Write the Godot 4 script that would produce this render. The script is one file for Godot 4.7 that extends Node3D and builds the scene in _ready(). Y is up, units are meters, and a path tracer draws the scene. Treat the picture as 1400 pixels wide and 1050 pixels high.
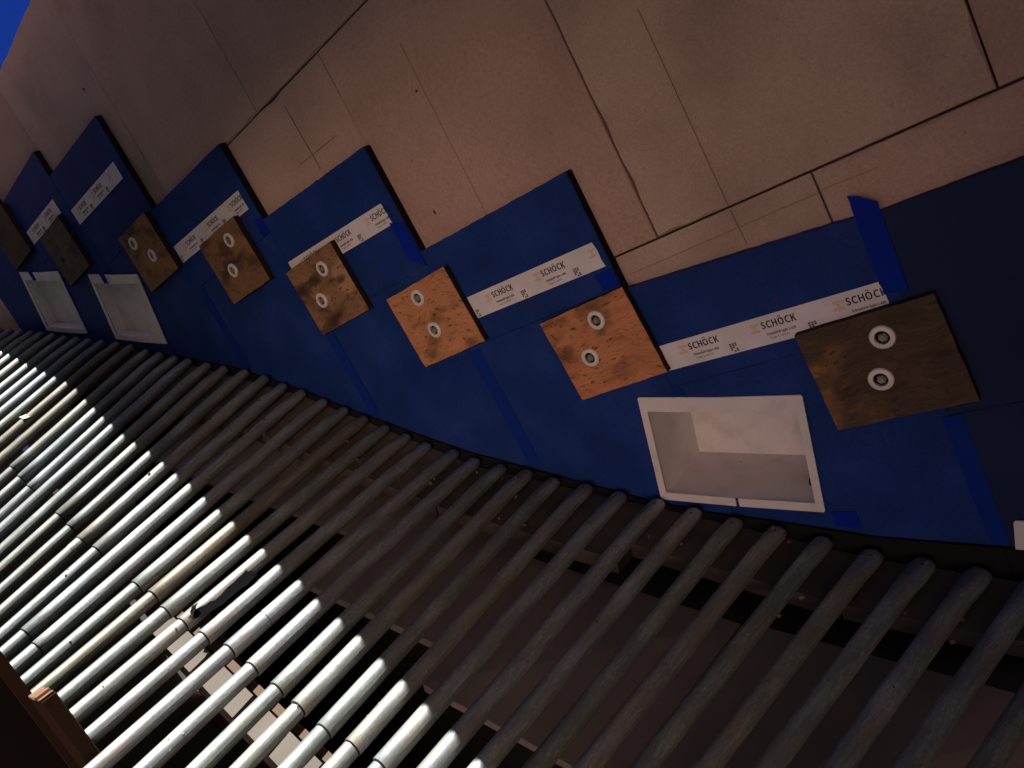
extends Node3D
# A winding stair flight under construction: masonry wall with stepped blue foam boards,
# plywood plates bolted over them, white recess boxes, and a soffit laid of telescopic steel tubes.
# Wall face = plane z 0, x runs to the right along it, the eye stands at z 1.16.

const GLOW := 6.9
const GLOW_SIDE := -0.75
var M := {}
var rng := RandomNumberGenerator.new()

# tube ends at the wall, from the lower right upwards to the left (mm), with the plan angle and pitch (0.1 deg)
const TX := [-782, -853, -934, -1006, -1083, -1147, -1215, -1284, -1337, -1415, -1468, -1527, -1587, -1646, -1710, -1777, -1842, -1904, -1979, -2073, -2151, -2239, -2308, -2379, -2453, -2530, -2611, -2705, -2795, -2876, -2966, -3048, -3136, -3216]
const TY := [-659, -627, -597, -564, -535, -502, -475, -444, -410, -373, -335, -296, -255, -215, -173, -127, -88, -46, -4, 33, 68, 108, 139, 172, 205, 247, 284, 319, 353, 385, 419, 455, 491, 520]
const TA := [-80, -60, -40, -18, 5, 15, 25, 24, 23, 22, 22, 21, 20, 15, 10, 5, -13, -32, -50, -70, -90, -90, -90, -90, -90, -90, -90, -73, -57, -40, -30, -20, -10, 0]
const TS := [2, 2, 2, 1, 1, 1, 0, 0, 0, -10, -16, -28, -41, -56, -70, -86, -102, -114, -127, -136, -146, -152, -158, -158, -159, -159, -160, -160, -161, -161, -162, -162, -163, -163]
# where the outer tube ends and the thinner inner one comes out (z, mm)
const TR := [760, 755, 748, 749, 752, 746, 737, 726, 722, 719, 719, 714, 698, 694, 875, 864, 654, 647, 625, 601, 880, 905, 556, 544, 528, 890, 905, 880, 900, 890, 905, 880, 900, 890]
# lower edge of the foam on the wall (x, y)
const SOFFIT := [Vector2(-4.2, 0.84), Vector2(-3.51, 0.585), Vector2(-2.81, 0.352), Vector2(-2.33, 0.158), Vector2(-2.05, 0.036), Vector2(-1.78, -0.118), Vector2(-1.64, -0.212), Vector2(-1.468, -0.318), Vector2(-1.31, -0.412), Vector2(-1.12, -0.503), Vector2(-0.893, -0.612), Vector2(-0.776, -0.66), Vector2(-0.612, -0.71), Vector2(-0.471, -0.757), Vector2(-0.265, -0.802), Vector2(0.3, -0.92), Vector2(1.2, -1.1)]


func _ready() -> void:
	rng.seed = 77
	var cam := Camera3D.new()
	cam.name = "camera"
	add_child(cam)
	cam.position = Vector3(0, 0, 1.1572)
	cam.rotation_order = EULER_ORDER_YXZ
	cam.rotation = Vector3(deg_to_rad(-10.7234), deg_to_rad(43.2913), deg_to_rad(-28.2713))
	cam.fov = 55.68
	cam.near = 0.02
	cam.far = 400.0
	cam.current = true

	# dusk: dark zenith, deep blue above, a warm glow added low behind the viewer to fill the wall
	var pano := Image.create(256, 128, false, Image.FORMAT_RGBF)
	for v in 128:
		var el := (0.5 - (v + 0.5) / 128.0) * PI
		for u in 256:
			var az := ((u + 0.5) / 256.0 - 0.5) * TAU
			var west := 0.5 + 0.5 * (cos(az) * 0.66 + sin(az) * GLOW_SIDE) * cos(el)
			var glow := GLOW * exp(-maxf(el, 0.0) / 0.17) * (0.003 + 0.997 * pow(west, 8.0))
			var band := exp(-pow((el - 0.40) / 0.42, 2.0))
			var c := Vector3(0.0008, 0.003, 0.01) + Vector3(0.0004, 0.0074, 0.078) * band + Vector3(1.0, 0.66, 0.47) * glow
			c += Vector3(0.03, 0.042, 0.062) * smoothstep(0.75, 1.2, el)  # zenith lightened as added fill for the shaded tubes
			if el < 0.0:
				c = Vector3(0.02, 0.016, 0.014) + c * exp(el / 0.03)
			pano.set_pixel(u, v, Color(c.x, c.y, c.z))
	var sky_mat := PanoramaSkyMaterial.new()
	sky_mat.panorama = ImageTexture.create_from_image(pano)
	var sky := Sky.new()
	sky.sky_material = sky_mat
	var env := Environment.new()
	env.background_mode = Environment.BG_SKY
	env.sky = sky
	env.tonemap_mode = Environment.TONE_MAPPER_LINEAR
	env.tonemap_exposure = 2.9
	env.sdfgi_enabled = true
	env.ssao_enabled = true
	env.ssil_enabled = true
	var we := WorldEnvironment.new()
	we.name = "world_environment"
	we.environment = env
	add_child(we)

	var floodlight := DirectionalLight3D.new()  # directional light standing in for a floodlight above the stairwell
	floodlight.name = "floodlight"
	floodlight.light_energy = 1.6
	floodlight.light_color = Color(1.0, 0.985, 0.965)
	floodlight.light_angular_distance = 0.25
	floodlight.shadow_enabled = true
	add_child(floodlight)
	floodlight.look_at_from_position(Vector3.ZERO, -Vector3(-0.02, 1.0, -0.27), Vector3(0, 0, 1))

	make_materials()
	build_setting()
	build_wall()
	build_boards()
	build_boxes()
	build_plates()
	build_supports()
	build_tubes()
	build_small()


# ------------------------------------------------------------------ helpers
func thing(called: String, label: String, category: String, at := Vector3.ZERO, turn := Vector3.ZERO, group := "") -> Node3D:
	var o := Node3D.new()
	o.name = called
	add_child(o, true)
	o.position = at
	o.rotation = turn
	tag(o, label, category, group)
	return o


func tag(o: Node3D, label: String, category: String, group := "") -> void:
	o.set_meta("label", label)
	o.set_meta("category", category)
	if group != "":
		o.set_meta("group", group)


func obj(called: String, mesh: Mesh, mat: Material, parent: Node = self) -> MeshInstance3D:
	var o := MeshInstance3D.new()
	o.name = called
	o.mesh = mesh
	if mat:
		o.material_override = mat
	parent.add_child(o, true)
	return o


func begin(smooth := false) -> SurfaceTool:
	var st := SurfaceTool.new()
	st.begin(Mesh.PRIMITIVE_TRIANGLES)
	st.set_smooth_group(0 if smooth else 0xFFFFFFFF)
	return st


func done(st: SurfaceTool) -> ArrayMesh:
	st.generate_normals()
	return st.commit()


func tri(st: SurfaceTool, a: Vector3, b: Vector3, c: Vector3, inside: Vector3) -> void:
	var n := (c - a).cross(b - a)
	if n.dot((a + b + c) / 3.0 - inside) < 0.0:
		var t := b
		b = c
		c = t
	for p in [a, b, c]:
		st.set_uv(Vector2(p.x, -p.y))
		st.add_vertex(p)


func quad(st: SurfaceTool, a: Vector3, b: Vector3, c: Vector3, d: Vector3, inside: Vector3) -> void:
	tri(st, a, b, c, inside)
	tri(st, a, c, d, inside)


# polygon in x,y pulled from z0 to z1
func prism(st: SurfaceTool, poly: PackedVector2Array, z0: float, z1: float, xf := Transform3D.IDENTITY) -> void:
	if Geometry2D.is_polygon_clockwise(poly):
		poly.reverse()
	var idx := Geometry2D.triangulate_polygon(poly)
	var zm := (z0 + z1) / 2.0
	for i in range(0, idx.size(), 3):
		var a := poly[idx[i]]
		var b := poly[idx[i + 1]]
		var c := poly[idx[i + 2]]
		var m := (a + b + c) / 3.0
		var ins := xf * Vector3(m.x, m.y, zm)
		tri(st, xf * Vector3(a.x, a.y, z1), xf * Vector3(b.x, b.y, z1), xf * Vector3(c.x, c.y, z1), ins)
		tri(st, xf * Vector3(a.x, a.y, z0), xf * Vector3(b.x, b.y, z0), xf * Vector3(c.x, c.y, z0), ins)
	for i in poly.size():
		var a := poly[i]
		var b := poly[(i + 1) % poly.size()]
		var e := (b - a).normalized()
		var inn := (a + b) / 2.0 + Vector2(-e.y, e.x) * 0.001
		quad(st, xf * Vector3(a.x, a.y, z0), xf * Vector3(b.x, b.y, z0), xf * Vector3(b.x, b.y, z1), xf * Vector3(a.x, a.y, z1), xf * Vector3(inn.x, inn.y, zm))


# box with all edges chamfered by c
func bevel_box(st: SurfaceTool, s: Vector3, c: float, xf := Transform3D.IDENTITY) -> void:
	var h := s / 2.0
	var o := xf * Vector3.ZERO
	for ax in 3:
		var u := (ax + 1) % 3
		var v := (ax + 2) % 3
		for sg in [-1.0, 1.0]:
			var pts := []
			for q in [[-1, -1], [1, -1], [1, 1], [-1, 1]]:
				var p := Vector3.ZERO
				p[ax] = sg * h[ax]
				p[u] = q[0] * (h[u] - c)
				p[v] = q[1] * (h[v] - c)
				pts.append(xf * p)
			quad(st, pts[0], pts[1], pts[2], pts[3], o)
	for ax in 3:
		var u := (ax + 1) % 3
		var v := (ax + 2) % 3
		for q in [[-1, -1], [1, -1], [1, 1], [-1, 1]]:
			var pts := []
			for e in [[0, -1], [0, 1], [1, 1], [1, -1]]:
				var p := Vector3.ZERO
				p[ax] = e[1] * (h[ax] - c)
				p[u] = q[0] * (h[u] - (c if e[0] == 0 else 0.0))
				p[v] = q[1] * (h[v] - (0.0 if e[0] == 0 else c))
				pts.append(xf * p)
			quad(st, pts[0], pts[1], pts[2], pts[3], o)
	for sx in [-1, 1]:
		for sy in [-1, 1]:
			for sz in [-1, 1]:
				tri(st, xf * Vector3(sx * h.x, sy * (h.y - c), sz * (h.z - c)), xf * Vector3(sx * (h.x - c), sy * h.y, sz * (h.z - c)), xf * Vector3(sx * (h.x - c), sy * (h.y - c), sz * h.z), o)


func box_mesh(s: Vector3, c := 0.002, xf := Transform3D.IDENTITY) -> ArrayMesh:
	var st := begin()
	bevel_box(st, s, c, xf)
	return done(st)


# profile of (radius, height along z) turned about z
func lathe(st: SurfaceTool, prof: Array, n := 20, xf := Transform3D.IDENTITY) -> void:
	for k in prof.size() - 1:
		var p: Vector2 = prof[k]
		var q: Vector2 = prof[k + 1]
		for i in n:
			var a := TAU * i / n
			var b := TAU * (i + 1) / n
			var mid := Vector2((p.x + q.x) / 2.0, (p.y + q.y) / 2.0)
			var e := (q - p).normalized()
			var inn := mid + Vector2(-e.y, e.x) * 0.0004
			var ca := Vector3(cos((a + b) / 2.0) * inn.x, sin((a + b) / 2.0) * inn.x, inn.y)
			var pts := [Vector3(cos(a) * p.x, sin(a) * p.x, p.y), Vector3(cos(b) * p.x, sin(b) * p.x, p.y), Vector3(cos(b) * q.x, sin(b) * q.x, q.y), Vector3(cos(a) * q.x, sin(a) * q.x, q.y)]
			if p.x < 1e-6:
				tri(st, xf * pts[0], xf * pts[2], xf * pts[3], xf * ca)
			elif q.x < 1e-6:
				tri(st, xf * pts[0], xf * pts[1], xf * pts[2], xf * ca)
			else:
				quad(st, xf * pts[0], xf * pts[1], xf * pts[2], xf * pts[3], xf * ca)


func soffit_y(x: float) -> float:
	for i in SOFFIT.size() - 1:
		if x <= SOFFIT[i + 1].x:
			var t: float = (x - SOFFIT[i].x) / (SOFFIT[i + 1].x - SOFFIT[i].x)
			return lerpf(SOFFIT[i].y, SOFFIT[i + 1].y, t)
	return SOFFIT[-1].y


func lin(r: float, g: float, b: float) -> Color:
	return Color(r, g, b).linear_to_srgb()


# ------------------------------------------------------------------ materials
func noise_image(n: int, fn: Callable) -> ImageTexture:
	var im := Image.create(n, n, false, Image.FORMAT_RGB8)
	for y in n:
		for x in n:
			im.set_pixel(x, y, fn.call(x, y))
	return ImageTexture.create_from_image(im)


func fnl(seed_value: int, freq: float, octaves := 4, type := FastNoiseLite.TYPE_SIMPLEX_SMOOTH) -> FastNoiseLite:
	var f := FastNoiseLite.new()
	f.seed = seed_value
	f.noise_type = type
	f.frequency = freq
	f.fractal_octaves = octaves
	return f


func seamless(f: FastNoiseLite, size: int, lo: Color, hi: Color, mid := Color(-1, 0, 0), gritty := 0.0, spots := 0.0, spot_color := Color(0.5, 0.5, 0.5)) -> ImageTexture:
	var src := f.get_seamless_image(size, size)
	var g := Gradient.new()
	g.set_color(0, lo)
	g.set_color(1, hi)
	if mid.r >= 0.0:
		g.add_point(0.5, mid)
	var im := Image.create(size, size, false, Image.FORMAT_RGB8)
	for y in size:
		for x in size:
			var c := g.sample(src.get_pixel(x, y).r)
			if gritty > 0.0:
				var j := 1.0 + rng.randf_range(-gritty, gritty)
				c = Color(c.r * j, c.g * j, c.b * j)
			if spots > 0.0 and rng.randf() < spots:
				c = c.lerp(spot_color, rng.randf_range(0.2, 0.8))
			im.set_pixel(x, y, c)
	return ImageTexture.create_from_image(im)


func mat(called: String, c: Color, rough := 0.8, metal := 0.0) -> StandardMaterial3D:
	var m := StandardMaterial3D.new()
	m.resource_name = called
	m.albedo_color = c
	m.roughness = rough
	m.metallic = metal
	M[called] = m
	return m


func tri_tex(m: StandardMaterial3D, t: Texture2D, scale: Vector3) -> void:
	m.albedo_texture = t
	m.uv1_triplanar = true
	m.uv1_world_triplanar = true
	m.uv1_scale = scale


func relief(m: StandardMaterial3D, t: Texture2D, cm: float) -> void:
	m.heightmap_enabled = true
	m.heightmap_texture = t
	m.heightmap_scale = cm


func make_materials() -> void:
	var grain := seamless(fnl(3, 0.05, 4), 256, Color(0.3, 0.3, 0.3), Color(0.7, 0.7, 0.7))
	# sand-lime blocks: warm beige with cloudy stains and fine grain
	var cloud := seamless(fnl(11, 0.006, 5), 512, lin(0.37, 0.25, 0.205), lin(0.56, 0.385, 0.32), lin(0.49, 0.335, 0.275), 0.05, 0.0015, lin(0.2, 0.13, 0.1))
	for i in 3:
		var m := mat("block_%d" % i, [Color(1, 1, 1), Color(0.96, 0.95, 0.95), Color(0.98, 1.0, 1.0)][i], 0.9)
		tri_tex(m, cloud, Vector3.ONE * [0.8, 0.62, 0.95][i])
		m.uv1_offset = Vector3(i * 0.37, i * 0.21, i * 0.13)
		relief(m, grain, 0.09)
	mat("pencil", lin(0.31, 0.21, 0.16), 0.9)
	mat("speck", lin(0.06, 0.03, 0.025), 0.8)
	mat("concrete", lin(0.30, 0.25, 0.21), 0.9)
	mat("dark_ground", lin(0.011, 0.010, 0.009), 0.95)
	# blue extruded foam
	var foam_tex := seamless(fnl(21, 0.008, 5), 512, lin(0.008, 0.028, 0.14), lin(0.019, 0.048, 0.235), lin(0.010, 0.036, 0.185), 0.10, 0.004, lin(0.06, 0.075, 0.13))
	var fi := foam_tex.get_image()
	for k in 170:
		var p := Vector2(rng.randf() * 512, rng.randf() * 512)
		var dirv := Vector2.from_angle(rng.randf() * TAU)
		var c2: Color = [lin(0.035, 0.06, 0.19), lin(0.006, 0.018, 0.08), lin(0.07, 0.085, 0.15)][k % 3]
		for q in rng.randi_range(4, 34 if k % 3 else 14):
			dirv = dirv.rotated(rng.randf_range(-0.12, 0.12))
			p += dirv
			var ix := posmod(int(p.x), 512)
			var iy := posmod(int(p.y), 512)
			fi.set_pixel(ix, iy, fi.get_pixel(ix, iy).lerp(c2, rng.randf_range(0.15, 0.6)))
	foam_tex = ImageTexture.create_from_image(fi)
	var foam := mat("foam", Color(1, 1, 1), 0.62)
	tri_tex(foam, foam_tex, Vector3.ONE * 1.3)
	relief(foam, grain, 0.05)
	foam.metallic_specular = 0.25
	var foam2 := mat("foam_shaded", Color(1, 1, 1), 0.7)  # foam colour darkened for the light falloff at the right edge
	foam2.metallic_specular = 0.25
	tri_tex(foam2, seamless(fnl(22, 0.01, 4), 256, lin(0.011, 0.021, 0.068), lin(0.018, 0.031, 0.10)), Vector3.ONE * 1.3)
	mat("tape_blue", lin(0.006, 0.022, 0.30), 0.5).metallic_specular = 0.12
	mat("tape_faint", lin(0.007, 0.03, 0.23), 0.55).metallic_specular = 0.12
	mat("shade_black", lin(0.014, 0.014, 0.016), 0.85).metallic_specular = 0.15  # black that stands for shade in gaps and on shaded edges
	var lw := mat("label_white", Color(1, 1, 1), 0.4)
	tri_tex(lw, seamless(fnl(33, 0.02, 4), 256, lin(0.66, 0.62, 0.65), lin(0.82, 0.77, 0.81)), Vector3.ONE * 2.5)
	relief(lw, seamless(fnl(34, 0.014, 2), 128, Color.BLACK, Color.WHITE), 0.25)
	mat("label_ink", lin(0.03, 0.025, 0.04), 0.6)
	mat("label_tan", lin(0.70, 0.52, 0.36), 0.6)
	var bw := mat("box_white", Color(1, 1, 1), 0.5)
	tri_tex(bw, seamless(fnl(35, 0.015, 5), 256, lin(0.58, 0.55, 0.55), lin(0.76, 0.72, 0.72), lin(0.72, 0.68, 0.68), 0.02), Vector3.ONE * 3.0)
	mat("dirt", lin(0.05, 0.04, 0.035), 0.9)
	# plywood faces of the plates, one print each: [clean tone, dark tone, smear amount, smear centre]
	var faces := [
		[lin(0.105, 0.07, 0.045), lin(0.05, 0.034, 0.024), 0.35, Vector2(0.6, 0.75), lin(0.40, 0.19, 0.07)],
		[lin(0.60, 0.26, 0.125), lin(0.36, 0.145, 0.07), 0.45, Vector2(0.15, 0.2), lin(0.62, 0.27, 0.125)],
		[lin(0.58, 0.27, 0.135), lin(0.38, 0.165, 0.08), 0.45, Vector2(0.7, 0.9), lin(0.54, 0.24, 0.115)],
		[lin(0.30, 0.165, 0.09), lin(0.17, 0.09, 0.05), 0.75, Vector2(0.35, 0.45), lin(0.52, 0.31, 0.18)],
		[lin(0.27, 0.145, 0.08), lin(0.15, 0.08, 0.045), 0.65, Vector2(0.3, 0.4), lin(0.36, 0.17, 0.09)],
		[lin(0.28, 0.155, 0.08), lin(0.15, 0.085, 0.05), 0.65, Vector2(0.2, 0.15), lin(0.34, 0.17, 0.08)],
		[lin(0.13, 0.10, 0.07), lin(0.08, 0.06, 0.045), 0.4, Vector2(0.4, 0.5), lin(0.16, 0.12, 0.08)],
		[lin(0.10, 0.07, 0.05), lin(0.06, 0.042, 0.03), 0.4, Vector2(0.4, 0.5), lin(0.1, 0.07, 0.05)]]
	for k in faces.size():
		var f: Array = faces[k]
		var big := fnl(40 + k, 0.012, 4)
		var fine := fnl(50 + k, 0.09, 3)
		var blot := fnl(60 + k, 0.014, 5)
		var dark := lin(0.03, 0.018, 0.013)
		var t := noise_image(224, func(x, y):
			var warp: float = big.get_noise_2d(x * 0.5, y * 0.6) * 30.0
			var g: float = fine.get_noise_2d(x * 0.05, (y + warp) * 1.5) * 0.55 + fine.get_noise_2d(x * 0.15 + 300.0, (y + warp) * 3.2) * 0.35
			var c: Color = f[1].lerp(f[0], clampf(0.66 + g * 0.75 + big.get_noise_2d(x + 400.0, y) * 0.35, 0.0, 1.0))
			var p := Vector2(x, y) / 224.0
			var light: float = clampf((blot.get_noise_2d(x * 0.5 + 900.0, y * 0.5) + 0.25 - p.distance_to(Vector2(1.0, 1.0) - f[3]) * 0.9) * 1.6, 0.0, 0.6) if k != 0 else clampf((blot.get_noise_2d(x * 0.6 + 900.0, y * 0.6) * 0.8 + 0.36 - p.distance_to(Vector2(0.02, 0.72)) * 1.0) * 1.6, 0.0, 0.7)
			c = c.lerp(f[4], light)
			var s: float = blot.get_noise_2d(x * 0.5, (y + warp * 0.6) * 0.9) + 0.10 - p.distance_to(f[3]) * 0.3
			c = c.lerp(dark, clampf(s * 2.0, 0.0, 1.0) * f[2])
			var nick: float = fine.get_noise_2d(x * 0.3 + 70.0, (y + warp) * 1.4 + 500.0)
			return c.lerp(dark, clampf((nick - 0.42) * 5.0, 0.0, 0.6)))
		var m := mat("ply_%d" % k, Color(1, 1, 1), 0.72)
		m.albedo_texture = t
		m.uv1_scale = Vector3(1.0 / 0.2090, 1.0 / 0.179, 1)
		m.uv1_offset = Vector3(0.5, 0.5, 0)
		m.metallic_specular = 0.3
		relief(m, t, 0.04)
	mat("ply_edge_shade", lin(0.03, 0.019, 0.013), 0.85).metallic_specular = 0.2  # plate sides darkened, their shade is in the colour
	var timber := noise_image(256, func(x, y):
		var g := fnl_a.get_noise_2d(x * 0.25, y * 2.0) * 0.9
		return lin(0.05, 0.04, 0.034).lerp(lin(0.12, 0.095, 0.08), clampf(0.5 + g, 0.0, 1.0)))
	var tm := mat("timber_dark", Color(1, 1, 1), 0.85)
	tri_tex(tm, timber, Vector3.ONE * 2.0)
	tm.uv1_world_triplanar = false
	var tl := mat("timber_light", Color(1.0, 1.0, 1.0), 0.8)
	tri_tex(tl, seamless(fnl(91, 0.02, 4), 128, lin(0.055, 0.045, 0.034), lin(0.095, 0.075, 0.057)), Vector3.ONE * 2.0)
	mat("timber_orange", lin(0.14, 0.07, 0.038), 0.8)
	mat("timber_brown", lin(0.07, 0.038, 0.02), 0.85)
	var dm := mat("deck_brown", Color(1, 1, 1), 0.85)
	tri_tex(dm, seamless(fnl(93, 0.015, 4), 256, lin(0.22, 0.18, 0.165), lin(0.36, 0.295, 0.265)), Vector3.ONE * 1.3)
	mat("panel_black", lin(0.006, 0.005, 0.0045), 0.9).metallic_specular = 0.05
	mat("post_brown", lin(0.03, 0.017, 0.012), 0.9).metallic_specular = 0.15
	mat("washer", lin(0.74, 0.70, 0.63), 0.45, 0.15)
	mat("bolt", lin(0.30, 0.27, 0.23), 0.45, 0.5)
	# galvanised steel: fine spangle, streaks along the tube, dull patches
	var spangle := fnl(71, 0.2, 2, FastNoiseLite.TYPE_CELLULAR)
	var streak := fnl(72, 0.03, 4)
	var patch := fnl(73, 0.012, 4)
	var gt := noise_image(512, func(x, y):
		var v: float = 0.58 + spangle.get_noise_2d(x * 1.5, y * 1.0) * 0.75 + streak.get_noise_2d(x * 2.4, y * 0.8) * 0.28 + patch.get_noise_2d(x, y) * 0.45
		v = clampf(v, 0.0, 1.0)
		var c := lin(0.18, 0.20, 0.208).lerp(lin(0.50, 0.54, 0.56), v)
		var st: float = clampf((patch.get_noise_2d(x * 0.9 + 300.0, y * 0.8) - 0.2) * 2.0, 0.0, 0.4)
		c = c.lerp(lin(0.30, 0.24, 0.18), st)
		var dk: float = clampf((streak.get_noise_2d(x * 3.0 + 90.0, y * 2.2 + 40.0) - 0.5) * 4.0, 0.0, 0.4)
		return c.lerp(lin(0.09, 0.085, 0.08), dk))
	var gr := noise_image(256, func(x, y):
		var v: float = clampf(0.5 + streak.get_noise_2d(x * 1.7, y * 1.1) * 0.5 + spangle.get_noise_2d(x * 3.0, y * 3.0) * 0.2, 0.0, 1.0)
		return Color(v, v, v))
	for k in 4:
		var m := mat("steel_%d" % k, [Color(1, 1, 1), Color(0.94, 0.95, 0.92), Color(1.0, 0.98, 0.94), Color(0.90, 0.85, 0.77)][k], 0.56, 0.5)
		m.albedo_texture = gt
		m.uv1_scale = Vector3(1, 1, 1)
		m.uv1_offset = Vector3(k * 0.23, k * 0.41, 0)
		relief(m, gr, 0.03)
	mat("plastic_black", lin(0.004, 0.004, 0.0045), 1.0).metallic_specular = 0.04
	mat("plastic_glint", lin(0.16, 0.16, 0.13), 0.6)  # glint on the fold put into the colour
	mat("green_tape", lin(0.45, 0.55, 0.36), 0.5)
	mat("rubble", lin(0.12, 0.085, 0.065), 0.95)
	mat("mortar", lin(0.34, 0.31, 0.27), 0.95)


var fnl_a := FastNoiseLite.new()


# ------------------------------------------------------------------ the setting
func build_setting() -> void:
	var st := begin()
	prism(st, PackedVector2Array([Vector2(-60, -60), Vector2(60, -60), Vector2(60, 60), Vector2(-60, 60)]), -0.2, 0.0, Transform3D(Basis(Vector3.RIGHT, -PI / 2), Vector3(0, -2.2, 0)))
	var g := obj("ground", done(st), M.dark_ground)
	g.set_meta("kind", "structure")
	# unseen boards added above the wall: their edge throws the shadow line over the tubes
	var sc := thing("shadow_boards", "grey boards added above the wall top to cast the shadow line, out of the picture", "added boards")
	var edge := [Vector2(1.6, 0.322), Vector2(0.34, 0.151), Vector2(-0.92, -0.02), Vector2(-1.435, -0.09), Vector2(-2.6, -0.217)]
	for k in 4:
		st = begin()
		var e0: Vector2 = edge[k]
		var e1: Vector2 = edge[k + 1]
		prism(st, PackedVector2Array([Vector2(e0.x, -e0.y), Vector2(e1.x, -e1.y), Vector2(e1.x, -e1.y + 0.42), Vector2(e0.x, -e0.y + 0.42)]), 0.0, 0.04, Transform3D(Basis(Vector3.RIGHT, -PI / 2), Vector3(0, 1.9, 0)))
		obj("board", done(st), M.timber_dark, sc)
	for px in [-1.3, 0.2]:
		st = begin()
		bevel_box(st, Vector3(0.05, 0.766, 0.05), 0.003, Transform3D(Basis.IDENTITY, Vector3(px, 1.5165, -0.14)))
		obj("prop", done(st), M.timber_dark, sc)
	# slab above and return wall at right, unseen, added to shade the wall
	st = begin()
	prism(st, PackedVector2Array([Vector2(-4.7, -2.4), Vector2(1.6, -2.4), Vector2(1.6, -0.74), Vector2(-4.7, -0.74)]), 0.0, 0.2, Transform3D(Basis(Vector3.RIGHT, -PI / 2), Vector3(0, 1.22, 0)))
	var sl := obj("added_ceiling", done(st), M.concrete)
	sl.set_meta("kind", "structure")
	st = begin()
	bevel_box(st, Vector3(6.2, 0.66, 0.12), 0.004, Transform3D(Basis.IDENTITY, Vector3(-1.55, 0.888, 2.34)))  # beam added to keep the glow off the wall top
	tag(obj("added_beam", done(st), M.concrete), "unseen beam added behind the viewer to darken the wall top", "beam")
	st = begin()
	bevel_box(st, Vector3(0.2, 3.5, 2.2), 0.004, Transform3D(Basis.IDENTITY, Vector3(0.6, -0.45, 1.105)))
	tag(obj("end_wall", box_mesh(Vector3(0.2, 4.4, 3.0), 0.004, Transform3D(Basis.IDENTITY, Vector3(-4.35, 0.0, 1.52))), M.concrete), "dim end wall beyond the last shaded tubes at the left", "wall")
	tag(obj("added_return_wall", done(st), M.concrete), "unseen return wall added at the right to darken that side of the stair", "wall")


func block_mesh(w: float, h: float, seed_value: int) -> ArrayMesh:
	var r := RandomNumberGenerator.new()
	r.seed = seed_value
	var st := begin()
	var outer := []
	var inner := []
	var nx := 16
	var ny := 18
	var per := []
	for i in nx:
		per.append([Vector2(lerpf(-w / 2, w / 2, float(i) / nx), -h / 2), Vector2(0, 1)])
	for i in ny:
		per.append([Vector2(w / 2, lerpf(-h / 2, h / 2, float(i) / ny)), Vector2(-1, 0)])
	for i in nx:
		per.append([Vector2(lerpf(w / 2, -w / 2, float(i) / nx), h / 2), Vector2(0, -1)])
	for i in ny:
		per.append([Vector2(-w / 2, lerpf(h / 2, -h / 2, float(i) / ny)), Vector2(1, 0)])
	var dz := r.randf_range(-0.0012, 0.0012)
	for p in per:
		var chip: float = 0.0012 + r.randf() * 0.001
		if r.randf() < 0.10:
			chip += r.randf() * 0.005
		var q: Vector2 = p[0] + p[1] * chip
		q.x = clampf(q.x, -w / 2 + 0.0012, w / 2 - 0.0012)
		q.y = clampf(q.y, -h / 2 + 0.0012, h / 2 - 0.0012)
		outer.append(Vector3(p[0].x, p[0].y, dz - chip * 1.1))
		inner.append(Vector3(q.x, q.y, dz))
	var n := per.size()
	for i in n:
		var j := (i + 1) % n
		tri(st, inner[i], inner[j], Vector3(0, 0, dz), Vector3(0, 0, -0.1))
		quad(st, outer[i], outer[j], inner[j], inner[i], Vector3(0, 0, -0.5))
		var bi := Vector3(outer[i].x, outer[i].y, -0.2)
		var bj := Vector3(outer[j].x, outer[j].y, -0.2)
		quad(st, bi, bj, outer[j], outer[i], Vector3(0, 0, -0.1))
		tri(st, bi, bj, Vector3(0, 0, -0.2), Vector3(0, 0, -0.1))
	return done(st)


const BOXES := [
	# top left corner, length, height, slope (deg), z of the flange face
	[Vector2(-0.792, -0.401), -13.5], [Vector2(-2.544, 0.523), -20.5], [Vector2(-3.024, 0.711), -20.0], [Vector2(-0.267, -0.757), -12.0]]
const BL := 0.316
const BH := 0.236


func box_xf(i: int) -> Transform3D:
	var a := deg_to_rad(BOXES[i][1])
	var b := Basis(Vector3(0, 0, 1), a)
	var tl: Vector2 = BOXES[i][0]
	return Transform3D(b, Vector3(tl.x, tl.y, 0.0) + b * Vector3(BL / 2, -BH / 2, 0))


func box_hole(i: int, grow := 0.0) -> PackedVector2Array:
	var out := PackedVector2Array()
	var xf := box_xf(i)
	for q in [[-1, -1], [1, -1], [1, 1], [-1, 1]]:
		var p := xf * Vector3(q[0] * (BL / 2 - 0.012 + grow), q[1] * (BH / 2 - 0.013 + grow), 0)
		out.append(Vector2(p.x, p.y))
	return out


# a polygon less the holes of the recess boxes, cut into pieces without holes
func less_boxes(poly: PackedVector2Array, grow := 0.003) -> Array:
	var pieces := [poly]
	for i in BOXES.size():
		var hole := box_hole(i, grow)
		var cx := box_xf(i).origin.x
		var next := []
		for p in pieces:
			if Geometry2D.intersect_polygons(p, hole).is_empty():
				next.append(p)
				continue
			for side in [PackedVector2Array([Vector2(-20, -20), Vector2(cx, -20), Vector2(cx, 20), Vector2(-20, 20)]), PackedVector2Array([Vector2(cx, -20), Vector2(20, -20), Vector2(20, 20), Vector2(cx, 20)])]:
				for half in Geometry2D.intersect_polygons(p, side):
					for c in Geometry2D.clip_polygons(half, hole):
						next.append(c)
		pieces = next
	return pieces


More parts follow.
